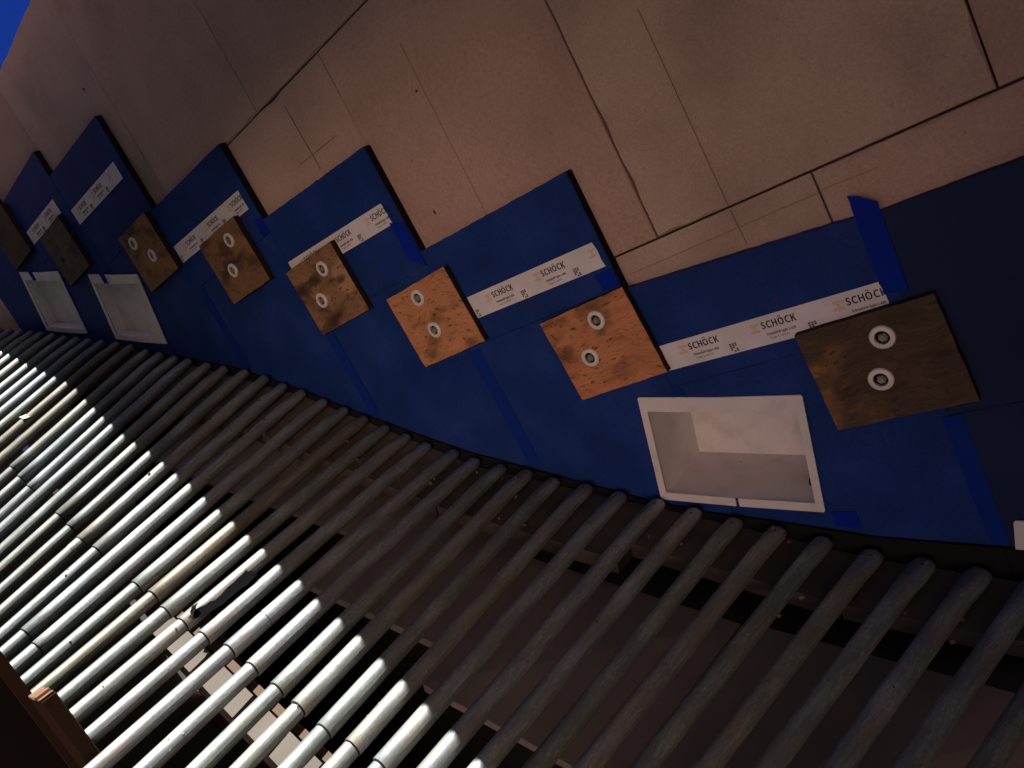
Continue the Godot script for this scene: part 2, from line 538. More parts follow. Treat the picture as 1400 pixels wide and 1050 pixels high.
func build_wall() -> void:
	var w := thing("masonry_wall", "beige wall of large sand lime blocks with thin dark joints behind the blue foam", "wall")
	var pitch := 0.515
	var rows := [[-2.2, -1.405, -0.345], [-1.405, -0.77, -0.102], [-0.77, -0.135, -0.345], [-0.135, 0.5, -0.102], [0.5, 1.135, -1.393]]
	var n := 0
	for r in rows:
		var y0: float = r[0]
		var y1: float = r[1]
		var k0 := ceili((-4.7 - r[2]) / pitch)
		for k in range(k0, k0 + 12):
			var x0: float = r[2] + k * pitch
			n += 1
			var bw := pitch - (0.0026 if n % 3 else 0.0034)
			var bh := (y1 - y0) - 0.0036
			var c := Vector2(x0 + pitch / 2, (y0 + y1) / 2)
			var rect := PackedVector2Array([c + Vector2(-bw, -bh) / 2, c + Vector2(bw, -bh) / 2, c + Vector2(bw, bh) / 2, c + Vector2(-bw, bh) / 2])
			var pieces := less_boxes(rect)
			var b: MeshInstance3D
			if pieces.size() == 1 and pieces[0].size() == 4:
				b = obj("block", block_mesh(bw, bh, n), M["block_%d" % (n % 3)], w)
				b.position = Vector3(c.x, c.y, 0)
			else:
				var st := begin()
				for p in pieces:
					prism(st, p, -0.2, -0.001)
				b = obj("block", done(st), M["block_%d" % (n % 3)], w)
	# pencil lines and specks on the blocks
	var lines := [[Vector2(-0.926, 0.40), Vector2(-0.931, 0.02), 0.0011], [Vector2(-0.482, 0.2), Vector2(-0.4795, -0.133), 0.0009], [Vector2(-0.4795, -0.139), Vector2(-0.4775, -0.2), 0.0008], [Vector2(-0.70, -0.1745), Vector2(-0.349, -0.169), 0.0008], [Vector2(-0.34, -0.166), Vector2(-0.26, -0.168), 0.0008], [Vector2(-1.299, 0.47), Vector2(-1.297, 0.315), 0.0011], [Vector2(-1.36, 0.352), Vector2(-1.20, 0.349), 0.0009]]
	for l in lines:
		var a: Vector2 = l[0]
		var b: Vector2 = l[1]
		var e := (b - a).normalized().orthogonal() * float(l[2]) / 2.0
		var st3 := begin()
		prism(st3, PackedVector2Array([a + e, b + e, b - e, a - e]), 0.0005, 0.0020)
		obj("pencil_line", done(st3), M.pencil, w)
	for d in [[-0.944, 0.314, 0.0026, 1.0], [-1.051, 0.103, 0.0024, 2.0], [-1.988, 0.879, 0.003, 1.3]]:
		var pts := PackedVector2Array()
		for i in 9:
			var a := TAU * i / 9
			pts.append(Vector2(d[0], d[1]) + Vector2(cos(a), sin(a) * d[3]) * d[2] * rng.randf_range(0.8, 1.2))
		var st4 := begin()
		prism(st4, pts, 0.0005, 0.0024)
		obj("spot", done(st4), M.speck, w)


# ------------------------------------------------------------------ foam boards
func text(called: String, s: String, cap: float, width: float, bold: bool, parent: Node, at: Vector3, turn := 0.0) -> void:
	var f := SystemFont.new()
	f.font_names = PackedStringArray(["Droid Sans"])
	f.font_weight = 700 if bold else 400
	var t := TextMesh.new()
	t.font = f
	t.text = s
	t.font_size = 32
	t.pixel_size = cap / 0.714 / 32.0
	t.depth = 0.0003
	t.curve_step = 1.5
	var o := obj(called, t, M.label_ink, parent)
	var got := t.get_aabb().size.x
	o.position = at
	o.rotation.z = turn
	if got > 0.0:
		o.scale.x = width / got


func printed_label(parent: Node, x0: float, x1: float, yl: float, yr: float, hl: float, logos: Array, torn := 0.0) -> void:
	var st := begin()
	var a := atan2(yr - yl, x1 - x0)
	prism(st, PackedVector2Array([Vector2(x0, yl - hl), Vector2(x1, yr - hl), Vector2(x1 - torn * 0.4, yr - hl * 0.7), Vector2(x1 - torn * 0.2, yr - hl * 0.35), Vector2(x1 - torn, yr), Vector2(x0, yl)]), 0.0202, 0.0209)
	var lab := obj("printed_label", done(st), M.label_white, parent)
	var zz := 0.0212
	for lx in logos:
		var y: float = lerpf(yl, yr, (lx - x0) / (x1 - x0))
		# lattice emblem
		if lx > x0 + 0.008 and lx < x1 - 0.004:
			var e := begin()
			for i in 3:
				for j in 3:
					if (i + j) % 2 == 0 or i == 1:
						var c := Vector2(lx + (i - 1) * 0.0056 + (j - 1) * 0.001, y - 0.0185 + (j - 1) * 0.0056)
						prism(e, PackedVector2Array([c + Vector2(-0.0025, -0.0025), c + Vector2(0.0025, -0.0025), c + Vector2(0.0025, 0.0025), c + Vector2(-0.0025, 0.0025)]), 0.0210, 0.0214)
			obj("emblem", done(e), M.label_tan, lab)
		if lx + 0.072 < x1 + 0.012 and lx + 0.01 > x0:
			text("lettering", "SCHÖCK", 0.0125, 0.059, true, lab, Vector3(lx + 0.0415, y - 0.0175, zz), a)
			text("lettering", "Tronsole® type L-420", 0.0045, 0.05, true, lab, Vector3(lx + 0.04, y - 0.034, zz), a)
			text("lettering", "Typ L-420", 0.003, 0.034, false, lab, Vector3(lx + 0.034, y - 0.0415, zz), a)
		# upright block of small print
		for s in 3:
			var bx: float = lx - 0.0525 + s * 0.0048
			if bx > x0 + 0.003 and bx < x1 - 0.003:
				var e2 := begin()
				for q in 5:
					if (q * 7 + s * 3) % 5 != 0:
						prism(e2, PackedVector2Array([Vector2(bx - 0.0016, y - 0.047 + q * 0.0034), Vector2(bx + 0.0016, y - 0.047 + q * 0.0034), Vector2(bx + 0.0016, y - 0.0444 + q * 0.0034), Vector2(bx - 0.0016, y - 0.0444 + q * 0.0034)]), 0.0210, 0.0214)
				obj("small_print", done(e2), M.label_ink, lab)


func area(p: PackedVector2Array) -> float:
	var a := 0.0
	for i in p.size():
		a += p[i].cross(p[(i + 1) % p.size()])
	return absf(a)


func ragged(poly: PackedVector2Array, step: float, amp: float) -> PackedVector2Array:
	var out := PackedVector2Array()
	for i in poly.size():
		var a := poly[i]
		var b := poly[(i + 1) % poly.size()]
		var n := maxi(1, int(a.distance_to(b) / step))
		var e := (b - a).normalized().orthogonal()
		for k in n:
			var p := a.lerp(b, float(k) / n)
			out.append(p + (e * rng.randf_range(-amp, amp) if k > 0 else Vector2.ZERO))
	return out


func tape(parent: Node, pts: Array, z0 := 0.0203, z1 := 0.0214, called := "tape_blue") -> void:
	var st := begin()
	var left := less_boxes(PackedVector2Array(pts), 0.016)
	left.sort_custom(func(a, b): return area(a) > area(b))
	prism(st, ragged(left[0], 0.009, 0.0011), z0, z1)
	obj("tape_strip", done(st), M[called], parent)


# boards of one step: right edge x1, left edge x0, top y at both ends
func build_boards() -> void:
	# x of the riser joints from right to left, board top left and top right
	var rise := [1.2, -0.292, -0.7125, -1.1245, -1.5540, -1.981, -2.406, -2.86, -3.35]
	var tops := [[-0.225, -0.232], [-0.193, -0.222], [0.047, 0.042], [0.305, 0.291], [0.516, 0.508], [0.815, 0.80], [0.905, 0.90], [1.02, 1.0]]
	var seams := [-0.56, -0.40, -0.187, 0.013, 0.27, 0.50, 0.66, 0.74]
	var names := ["blue foam board darkened for light falloff at the right edge beyond the vertical blue tape", "blue foam board beneath the longest label, right of the orange plates", "blue foam board with the torn-ended label between two orange plates", "blue foam board whose label ends beside a folded blue tape, fourth from right", "blue foam board with a narrow label behind a two-bolt plate, left of the fold", "tall blue foam board with its label left clear of any plate", "dim blue foam board at the far left whose label runs behind a grey brown plate", "darkest blue foam board at the left edge, behind the plate cut off there"]
	var low := ["blue foam board darkened for light falloff low at the right edge", "blue foam board around the large white recess box", "blue foam board below the brightest orange plate beside the white box", "blue foam board under the square orange plate, above the tube ends", "blue foam board crossed by a long faint tape in the middle of the wall", "blue foam board right of the two white boxes at left", "blue foam board around the second white box from the left", "dark blue foam board around the leftmost white box"]
	for i in 8:
		var x1: float = rise[i]
		var x0: float = rise[i + 1]
		var g := 0.0005
		var t: Array = tops[i]
		var seam: float = seams[i]
		var m: Material = M.foam_shaded if i == 0 else M.foam
		var th := 0.02 if i == 0 else 0.02 - (i % 2) * 0.0008
		var up := thing("insulation_board", names[i], "foam board", Vector3.ZERO, Vector3.ZERO, "upper foam boards stepping up the wall")
		var st := begin()
		var rag := PackedVector2Array([Vector2(x0 + g, seam + g), Vector2(x1 - g, seam + g), Vector2(x1 - g, t[1]), Vector2(x0 + g, t[0])])
		rag = ragged(rag, 0.012, 0.0006)
		for p in less_boxes(rag):
			prism(st, p, 0.0004, th)
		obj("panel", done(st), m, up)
		var dn := thing("insulation_board", low[i], "foam board", Vector3.ZERO, Vector3.ZERO, "lower foam boards above the tube ends")
		var poly := PackedVector2Array([Vector2(x1 - g, seam - g), Vector2(x0 + g, seam - g), Vector2(x0 + g, soffit_y(x0) - 0.05)])
		for s in SOFFIT:
			if s.x > x0 + 0.01 and s.x < x1 - 0.01:
				poly.append(s - Vector2(0, 0.05))
		poly.append(Vector2(x1 - g, soffit_y(x1) - 0.05))
		st = begin()
		for p in less_boxes(poly):
			prism(st, p, 0.0004, th - 0.0005)
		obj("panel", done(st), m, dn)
		# black strip as the shade gap above the tube ends, and shade on step edges
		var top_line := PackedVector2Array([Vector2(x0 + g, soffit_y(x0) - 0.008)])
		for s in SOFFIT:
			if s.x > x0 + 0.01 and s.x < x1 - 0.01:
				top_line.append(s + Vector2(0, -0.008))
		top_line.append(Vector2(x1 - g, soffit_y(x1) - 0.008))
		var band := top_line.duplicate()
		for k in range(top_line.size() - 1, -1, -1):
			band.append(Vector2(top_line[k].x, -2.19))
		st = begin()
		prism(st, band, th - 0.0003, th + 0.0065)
		obj("shade_strip", done(st), M.shade_black, dn)
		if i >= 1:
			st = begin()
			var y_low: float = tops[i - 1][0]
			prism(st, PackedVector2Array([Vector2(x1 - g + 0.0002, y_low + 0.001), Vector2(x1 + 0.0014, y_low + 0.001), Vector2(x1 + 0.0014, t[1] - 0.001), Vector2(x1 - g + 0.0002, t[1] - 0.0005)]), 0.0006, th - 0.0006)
			obj("edge_shade", done(st), M.shade_black, up)
		# tape over the riser joint on the left of this board, from the step down to the soffit
		if i >= 1 and i < 6:
			var jx := x0
			var low_y := soffit_y(jx) + 0.012
			tape(dn, [Vector2(jx - 0.018, seam - 0.01), Vector2(jx + 0.018, seam - 0.006), Vector2(jx + 0.016, low_y - 0.006), Vector2(jx - 0.018, low_y + 0.004)], 0.0203, 0.0208, "tape_faint")
		match i:
			0:
				tape(up, [Vector2(-0.311, -0.345), Vector2(-0.306, -0.186), Vector2(-0.292, -0.193), Vector2(-0.272, -0.21), Vector2(-0.277, -0.35)], 0.0203, 0.0222)
				tape(dn, [Vector2(-0.303, -0.562), Vector2(-0.274, -0.562), Vector2(-0.281, -0.80), Vector2(-0.307, -0.80)], 0.0203, 0.0210, "tape_faint")
			1:
				printed_label(up, -0.70, -0.309, -0.3155, -0.324, 0.051, [-0.655, -0.516, -0.377])
				tape(dn, [Vector2(-0.528, -0.705), Vector2(-0.488, -0.71), Vector2(-0.49, -0.745), Vector2(-0.532, -0.735)])
			2:
				printed_label(up, -1.067, -0.7245, -0.084, -0.0905, 0.05, [-1.013, -0.875, -0.738], 0.004)
				tape(up, [Vector2(-0.755, -0.148), Vector2(-0.7135, -0.146), Vector2(-0.7135, -0.182), Vector2(-0.75, -0.18)])
			3:
				printed_label(up, -1.552, -1.157, 0.186, 0.1765, 0.05, [-1.50, -1.36, -1.222], 0.003)
				tape(up, [Vector2(-1.165, 0.132), Vector2(-1.1265, 0.118), Vector2(-1.1265, 0.015), Vector2(-1.165, 0.045)])
			4:
				printed_label(up, -1.984, -1.582, 0.402, 0.397, 0.051, [-1.93, -1.79, -1.652])
				tape(up, [Vector2(-1.585, 0.318), Vector2(-1.556, 0.312), Vector2(-1.556, 0.272), Vector2(-1.588, 0.272)])
			5:
				printed_label(up, -2.402, -2.024, 0.697, 0.684, 0.05, [-2.36, -2.222, -2.084])
			6:
				printed_label(up, -2.78, -2.47, 0.776, 0.766, 0.048, [-2.73, -2.592])
	# board edges at the risers are blackened as shade; a cut mark in two boards
	for c in [[Vector2(-0.463, -0.292), Vector2(-0.4635, -0.3175), 1], [Vector2(-0.9155, -0.1365), Vector2(-0.914, -0.168), 2], [Vector2(-1.2825, 0.078), Vector2(-1.285, 0.015), 3]]:
		var st5 := begin()
		var a: Vector2 = c[0]
		var b: Vector2 = c[1]
		prism(st5, PackedVector2Array([a + Vector2(-0.0008, 0), a + Vector2(0.0008, 0), b + Vector2(0.0005, 0), b - Vector2(0.0005, 0)]), 0.0196, 0.0206)
		obj("cut_mark", done(st5), M.speck, get_node(board_name(c[2])))


func board_name(i: int) -> String:
	var k := 0
	for c in get_children():
		if c.has_meta("group") and str(c.get_meta("group")).begins_with("upper foam"):
			if k == i:
				return str(c.name)
			k += 1
	return ""


# ------------------------------------------------------------------ white recess boxes
func build_boxes() -> void:
	var labels := ["large white plastic recess box with a cracked bent rim, above the tubes", "white recess box with blue tape over its rim, second from the left", "leftmost white recess box, blue tape over its rim, in the dim corner", "corner of a white recess box cut off by the right picture edge"]
	for i in 4:
		var xf := box_xf(i)
		var t := thing("recess_box", labels[i], "recess box", xf.origin, Vector3(0, 0, deg_to_rad(BOXES[i][1])), "white recess boxes in the foam")
		var l := BL / 2
		var h := BH / 2
		for side in [-1.0, 1.0]:
			var st := begin()
			var c := Transform3D(Basis(Vector3(0, 0, 1), deg_to_rad(1.3 * side)) * Basis(Vector3(0, 1, 0), deg_to_rad(-0.8 * side)), Vector3(0, -0.001, 0))
			var gap := 0.0009
			var pts := PackedVector2Array([Vector2(side * gap, h), Vector2(side * (l - 0.003), h), Vector2(side * l, h - 0.003), Vector2(side * l, -h + 0.003), Vector2(side * (l - 0.003), -h), Vector2(side * gap, -h), Vector2(side * gap, -h + 0.018), Vector2(side * (l - 0.0145), -h + 0.018), Vector2(side * (l - 0.0145), h - 0.031), Vector2(side * gap, h - 0.031)])
			prism(st, pts, 0.0205, 0.0235, c)
			obj("rim_half", done(st), M.box_white, t)
		# open tray behind the rim, walls 2 mm
		var st2 := begin()
		var iw := l - 0.0135
		var top := h - 0.030
		var bot := -h + 0.017
		var d := -0.135 if i == 0 or i == 3 else -0.016
		var dr := 0.012 if i == 0 or i == 3 else 0.0015
		var f := [Vector3(-iw, top, 0.0198), Vector3(iw, top, 0.0198), Vector3(iw, bot, 0.0198), Vector3(-iw, bot, 0.0198)]
		var k := [Vector3(-iw + dr, top - dr, d), Vector3(iw - dr, top - dr, d), Vector3(iw - dr, bot + dr * 0.5, d), Vector3(-iw + dr, bot + dr * 0.5, d)]
		var mid := Vector3(0, (top + bot) / 2, -0.05)
		for q in 4:
			var q2 := (q + 1) % 4
			var away: Vector3 = (f[q] + f[q2]) - mid
			quad(st2, f[q], f[q2], k[q2], k[q], mid + away * 3.0)
			# outer skin
			var off: Vector3 = ((f[q] + f[q2]) / 2.0 - Vector3(mid.x, mid.y, 0.0198)).normalized() * 0.002
			quad(st2, f[q] + off, f[q2] + off, k[q2] + off - Vector3(0, 0, 0.002), k[q] + off - Vector3(0, 0, 0.002), mid)
		quad(st2, k[0], k[1], k[2], k[3], Vector3(0, 0, -1))
		quad(st2, k[0] - Vector3(0, 0, 0.002), k[1] - Vector3(0, 0, 0.002), k[2] - Vector3(0, 0, 0.002), k[3] - Vector3(0, 0, 0.002), mid)
		obj("tray", done(st2), M.box_white, t)
		if i == 1 or i == 2:
			var stt := begin()
			prism(stt, PackedVector2Array([Vector2(-l * 0.52, h + 0.012), Vector2(-l * 0.30, h + 0.012), Vector2(-l * 0.27, h - 0.03), Vector2(-l * 0.44, h - 0.03)]), 0.0246, 0.0254)
			obj("tape_strip", done(stt), M.tape_blue, t)
			# crumbs on the lower inside
		if i < 2:
			for q in 5:
				var s := rng.randf_range(0.0010, 0.0022)
				var cr := obj("crumb", box_mesh(Vector3(s * 1.6, s * 0.7, s), s * 0.2), M.dirt, t)
				cr.position = Vector3(rng.randf_range(-0.12, 0.11), bot + 0.004 + (0.0 if q % 2 else 0.002), rng.randf_range(-0.132, -0.10))
		if i == 0:
			var st3 := begin()
			lathe(st3, [Vector2(0.0, 0.004), Vector2(0.008, 0.004), Vector2(0.010, 0.0), Vector2(0.010, -0.01)], 14)
			var hole := obj("plug", done(st3), M.plastic_black, t)
			hole.position = Vector3(iw - 0.012, bot + 0.02, -0.02)
			hole.rotation.y = -PI / 2


# ------------------------------------------------------------------ plywood plates
func build_plates() -> void:
	var spec := [
		[Vector2(-0.341, -0.442), 1.1, 2, [Vector2(-0.324, -0.395), Vector2(-0.349, -0.460)], "dark stained plywood plate, rightmost and largest, with two pale washers"],
		[Vector2(-0.787, -0.272), 2.1, 0, [Vector2(-0.767, -0.220), Vector2(-0.818, -0.284)], "bright orange plywood plate with dark splinters, between the two longest labels"],
		[Vector2(-1.149, -0.094), 1.5, 0, [Vector2(-1.157, -0.037), Vector2(-1.159, -0.114)], "clean orange plywood plate just right of a folded blue tape"],
		[Vector2(-1.425, 0.076), 1.0, 1, [Vector2(-1.393, 0.123), Vector2(-1.455, 0.061)], "brown plywood plate with a black smear and bright right half"],
		[Vector2(-1.703, 0.258), 0.0, 1, [Vector2(-1.664, 0.307), Vector2(-1.720, 0.242)], "brown plywood plate covering the middle of a label, fourth from left"],
		[Vector2(-2.060, 0.424), 0.3, 1, [Vector2(-2.096, 0.471), Vector2(-2.038, 0.410)], "small looking brown plate overlapping the second white box"],
		[Vector2(-2.521, 0.610), 0.5, 2, [Vector2(-2.558, 0.598)], "grey brown plywood plate with one bare bolt, over the leftmost box"],
		[Vector2(-2.84, 0.79), 0.0, 2, [], "dark plywood plate cut off by the left picture edge"]]
	var n := 0
	for s in spec:
		n += 1
		var t := thing("plywood_plate", s[4], "plate", Vector3(s[0].x * 1.02, s[0].y * 1.02, 0.0212), Vector3(0, 0, deg_to_rad(s[1])), "plywood plates bolted over the foam steps")
		var st := begin()
		var se := begin()
		var w := 0.2087
		var h := 0.1785
		var r := RandomNumberGenerator.new()
		r.seed = 900 + n
		var ring := []
		for i in 40:
			var side := i / 10
			var f := float(i % 10) / 10.0
			var p: Vector2 = [Vector2(lerpf(-w, w, f), -h), Vector2(w, lerpf(-h, h, f)), Vector2(lerpf(w, -w, f), h), Vector2(-w, lerpf(h, -h, f))][side] / 2.0
			ring.append(p + Vector2(r.randf_range(-1, 1), r.randf_range(-1, 1)) * 0.0007)
		var z := 0.0165
		for i in 40:
			var j := (i + 1) % 40
			var a: Vector2 = ring[i]
			var b: Vector2 = ring[j]
			var c := 0.9935
			var ins := Vector3(0, 0, z / 2)
			quad(se, Vector3(a.x, a.y, 0), Vector3(b.x, b.y, 0), Vector3(b.x, b.y, z - 0.0008), Vector3(a.x, a.y, z - 0.0008), ins)
			quad(st, Vector3(a.x, a.y, z - 0.0008), Vector3(b.x, b.y, z - 0.0008), Vector3(b.x * c, b.y * c, z), Vector3(a.x * c, a.y * c, z), ins)
			tri(st, Vector3(a.x * c, a.y * c, z), Vector3(b.x * c, b.y * c, z), Vector3(0, 0, z), ins)
			tri(st, Vector3(a.x, a.y, 0), Vector3(b.x, b.y, 0), Vector3.ZERO, ins)
		obj("face", done(st), M["ply_%d" % (n - 1)], t)
		obj("edge", done(se), M.ply_edge_shade, t)
		for wp in s[3]:
			var lp: Vector2 = ((wp - s[0]) * 1.02).rotated(-deg_to_rad(s[1]))
			var bare: bool = n == 7
			var wa: MeshInstance3D
			if not bare:
				var st2 := begin()
				lathe(st2, [Vector2(0.0108, 0.0), Vector2(0.0108, 0.0048), Vector2(0.0116, 0.0056), Vector2(0.0172, 0.0050), Vector2(0.0188, 0.0034), Vector2(0.0188, 0.0)], 28)
				wa = obj("washer", done(st2), M.washer, t)
				wa.position = Vector3(lp.x, lp.y, z + 0.0002)
				wa.rotation = Vector3(r.randf_range(-0.05, 0.05), r.randf_range(-0.05, 0.05), 0)
			var st3 := begin()
			lathe(st3, [Vector2(0, 0.0075), Vector2(0.0042, 0.0075), Vector2(0.0050, 0.0068), Vector2(0.0050, -0.002)], 12)
			lathe(st3, [Vector2(0, 0.0044), Vector2(0.0068, 0.0044), Vector2(0.0074, 0.0036), Vector2(0.0074, 0.0)], 6)
			var bo := obj("bolt", done(st3), M.bolt if not bare else M.speck, wa if wa else t)
			if wa:
				var st7 := begin()
				lathe(st7, [Vector2(0, 0.0004), Vector2(0.0106, 0.0004), Vector2(0.0106, -0.0005)], 18)
				obj("hole", done(st7), M.shade_black, wa)  # black disc put in as the shade inside the washer
			if bare:
				bo.position = Vector3(lp.x, lp.y, z + 0.0006)
			else:
				bo.position = Vector3(0.001, -0.0005, 0.0004)
		if n == 2 or n == 3:
			# torn splinters at the face
			for q in 5:
				var st6 := begin()
				var c := Vector2(r.randf_range(-0.08, 0.08), r.randf_range(-0.075, 0.075))
				var ln := r.randf_range(0.006, 0.016)
				prism(st6, PackedVector2Array([c, c + Vector2(ln, r.randf_range(0.001, 0.004)), c + Vector2(ln * 0.6, -0.0015)]), z - 0.0005, z + 0.0005)
				obj("splinter", done(st6), M.speck, t)


# ------------------------------------------------------------------ timber under and beside the tubes
func tube_frame(i: int) -> Array:
	var n := TX.size()
	var x: float
	var y: float
	var a: float
	var s: float
	if i < 0:
		var k := -i
		x = -0.782 + 0.074 * k
		y = -0.659 - [0.0, 0.032, 0.062, 0.093, 0.128, 0.153, 0.178, 0.20, 0.222, 0.242][k]
		a = deg_to_rad(-8.0 - [0.0, 2.0, 4.5, 6.5, 8.5, 10.0, 11.0, 12.0, 13.0, 14.0][k])
		s = 0.0
	elif i >= n:
		var k := i - n + 1
		x = -3.216 - 0.088 * k
		y = 0.52 + 0.034 * k
		a = 0.0
		s = deg_to_rad(-16.4)
	else:
		x = TX[i] / 1000.0
		y = TY[i] / 1000.0
		a = deg_to_rad(TA[i] / 10.0)
		s = deg_to_rad(TS[i] / 10.0)
	var d := Vector3(sin(a) * cos(s), sin(s), cos(a) * cos(s))
	return [Vector3(x, y, 0.05), d]


func tube_at(i: int, z: float) -> Vector3:
	var f := tube_frame(i)
	return f[0] + f[1] * ((z - 0.05) / f[1].z)


# a timber laid under tubes i0..i1 from z0 to z1, its top d below their axes
func under(i0: int, i1: int, z0: float, z1: float, d: float, th: float, shift := 0.0) -> ArrayMesh:
	var a := tube_at(i0, z0)
	var b := tube_at(i1, z0 + shift)
	var a2 := tube_at(i0, z1)
	var b2 := tube_at(i1, z1 + shift)
	var ux := (b - a).normalized()
	var uz := ((a2 - a).normalized() + (b2 - b).normalized()).normalized()
	var up := uz.cross(ux).normalized()
	if up.y < 0:
		up = -up
	var st := begin()
	var pts := [a, b, b2, a2]
	var mid: Vector3 = (a + b + a2 + b2) / 4.0 - up * (d + th / 2)
	for i in 4:
		var p: Vector3 = pts[i] - up * d
		var q: Vector3 = pts[(i + 1) % 4] - up * d
		quad(st, p, q, q - up * th, p - up * th, mid)
	quad(st, a - up * d, b - up * d, b2 - up * d, a2 - up * d, mid)
	var e := up * (d + th)
	quad(st, a - e, b - e, b2 - e, a2 - e, mid)
	return done(st)


func build_supports() -> void:
	var led := [[-9, -4, "dark ledger board under the rightmost shaded tube ends"], [-4, 1, "brown ledger board under the tube ends below the large white box"], [1, 7, "brown ledger board under the tube ends in the middle of the wall"], [7, 15, "dim ledger board under closely set tube ends left of the middle"], [15, 26, "ledger board in deep shade below the two left white boxes"], [26, 41, "farthest ledger board at the left under the shaded tube ends"]]
	for l in led:
		tag(obj("ledger_board", under(l[0], l[1], 0.03, 0.15 if l[0] < 1 else 0.20, 0.021, 0.035), M.timber_dark), l[2], "board", "ledger boards along the wall")
	var deck := [[-9, -2, 0.175, 0.62, "bare brown deck panel seen below the widest gaps at lower right"], [-2, 4, 0.175, 0.55, "brown deck panel below the shaded tubes near the bottom edge"], [4, 10, 0.14, 0.46, "brown deck panel below the shaded tubes in the middle"], [10, 20, 0.14, 0.31, "brown deck panel in deep shade under the left tubes"]]
	for d in deck:
		tag(obj("deck_panel", under(d[0], d[1], d[2], d[3], 0.115, 0.02), M.deck_brown), d[4], "panel", "deck panels under the tubes")
	# timber carrying the tubes at mid span, pale where the floodlight falls on it
	tag(obj("support_timber", under(2, 12, 0.792, 0.838, 0.030, 0.05, -0.10), M.timber_light), "pale support timber lit in patches between the tubes at bottom left", "timber")
	tag(obj("edge_batten", under(2, 12, 0.770, 0.785, 0.044, 0.04, -0.10), M.timber_brown), "thin orange brown batten alongside the pale support timber", "batten")
	# black form panel and post at the inner ends
	var az := 7.40
	var px := -1.436
	var form := thing("form_panel", "black form panel at the bottom left corner hiding the tube ends", "form panel")
	var st := begin()
	prism(st, PackedVector2Array([Vector2(-4.24, -2.19), Vector2(px, -2.19), Vector2(px, 1.2), Vector2(-4.24, 1.2)]), 0.960, 0.978)  # upper height added to keep the glow off the left wall
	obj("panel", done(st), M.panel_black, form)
	st = begin()
	prism(st, PackedVector2Array([Vector2(px + 0.0004, -1.6), Vector2(px + 0.008, -1.6), Vector2(px + 0.008, 1.2), Vector2(px + 0.0004, 1.2)]), 0.9605, 0.9785)
	obj("edge_strip", done(st), M.post_brown, form)
	var post := thing("timber_post", "rough timber post with a floodlit orange top at bottom left", "post")
	st = begin()
	var ring := PackedVector2Array()
	for i in 12:
		ring.append(Vector2.ZERO)
	bevel_box(st, Vector3(0.062, 1.3, 0.024), 0.002, Transform3D(Basis.IDENTITY, Vector3(px + 0.046, -0.291 - 0.65, 0.9575)))
	obj("shaft", done(st), M.post_brown, post)
	st = begin()
	for q in [[-0.022, 0.006, 0.018], [-0.006, 0.003, 0.016], [0.008, 0.007, 0.014], [0.021, 0.0025, 0.018]]:
		bevel_box(st, Vector3(q[2], q[1], 0.022), 0.001, Transform3D(Basis(Vector3(0, 0, 1), q[0] * 6.0), Vector3(px + 0.046 + q[0], -0.2905 + q[1] / 2, 0.9575)))
	obj("end_grain", done(st), M.timber_orange, post)


# ------------------------------------------------------------------ tubes
func tube_mesh(rings: Array, n := 18, along := 0.0) -> ArrayMesh:
	# rings: [z, rx, ry, y offset]; closed at both ends
	var st := begin(true)
	var verts := []
	for r in rings:
		var row := []
		for k in n + 1:
			var a := TAU * k / n
			row.append([Vector3(cos(a) * r[1], sin(a) * r[2] + r[3], r[0]), Vector2(float(k) / n * 0.32, r[0] * 1.0 + along)])
		verts.append(row)
	for i in rings.size() - 1:
		var hard: bool = absf(rings[i + 1][0] - rings[i][0]) < 0.0006
		st.set_smooth_group(0xFFFFFFFF if hard else 0)
		for k in n:
			var q := [verts[i][k], verts[i][k + 1], verts[i + 1][k + 1], verts[i + 1][k]]
			var order := [0, 1, 2, 0, 2, 3]
			for o in order:
				st.set_uv(q[o][1])
				st.add_vertex(q[o][0])
	for e in [0, rings.size() - 1]:
		st.set_smooth_group(0xFFFFFFFF)
		var c := Vector3(0, rings[e][3], rings[e][0])
		for k in n:
			var p: Vector3 = verts[e][k][0]
			var q: Vector3 = verts[e][k + 1][0]
			for v in ([c, p, q] if e > 0 else [c, q, p]):
				st.set_uv(Vector2(v.x, v.y))
				st.add_vertex(v)
	st.generate_normals()
	return st.commit()


func ordinal(n: int) -> String:
	var ones := ["", "first", "second", "third", "fourth", "fifth", "sixth", "seventh", "eighth", "ninth", "tenth", "eleventh", "twelfth", "thirteenth", "fourteenth", "fifteenth", "sixteenth", "seventeenth", "eighteenth", "nineteenth"]
	if n < 20:
		return ones[n]
	var tens := {20: "twent", 30: "thirt", 40: "fort"}
	var t := n / 10 * 10
	if n % 10 == 0:
		return tens[t] + "ieth"
	return tens[t] + "y-" + ones[n % 10]


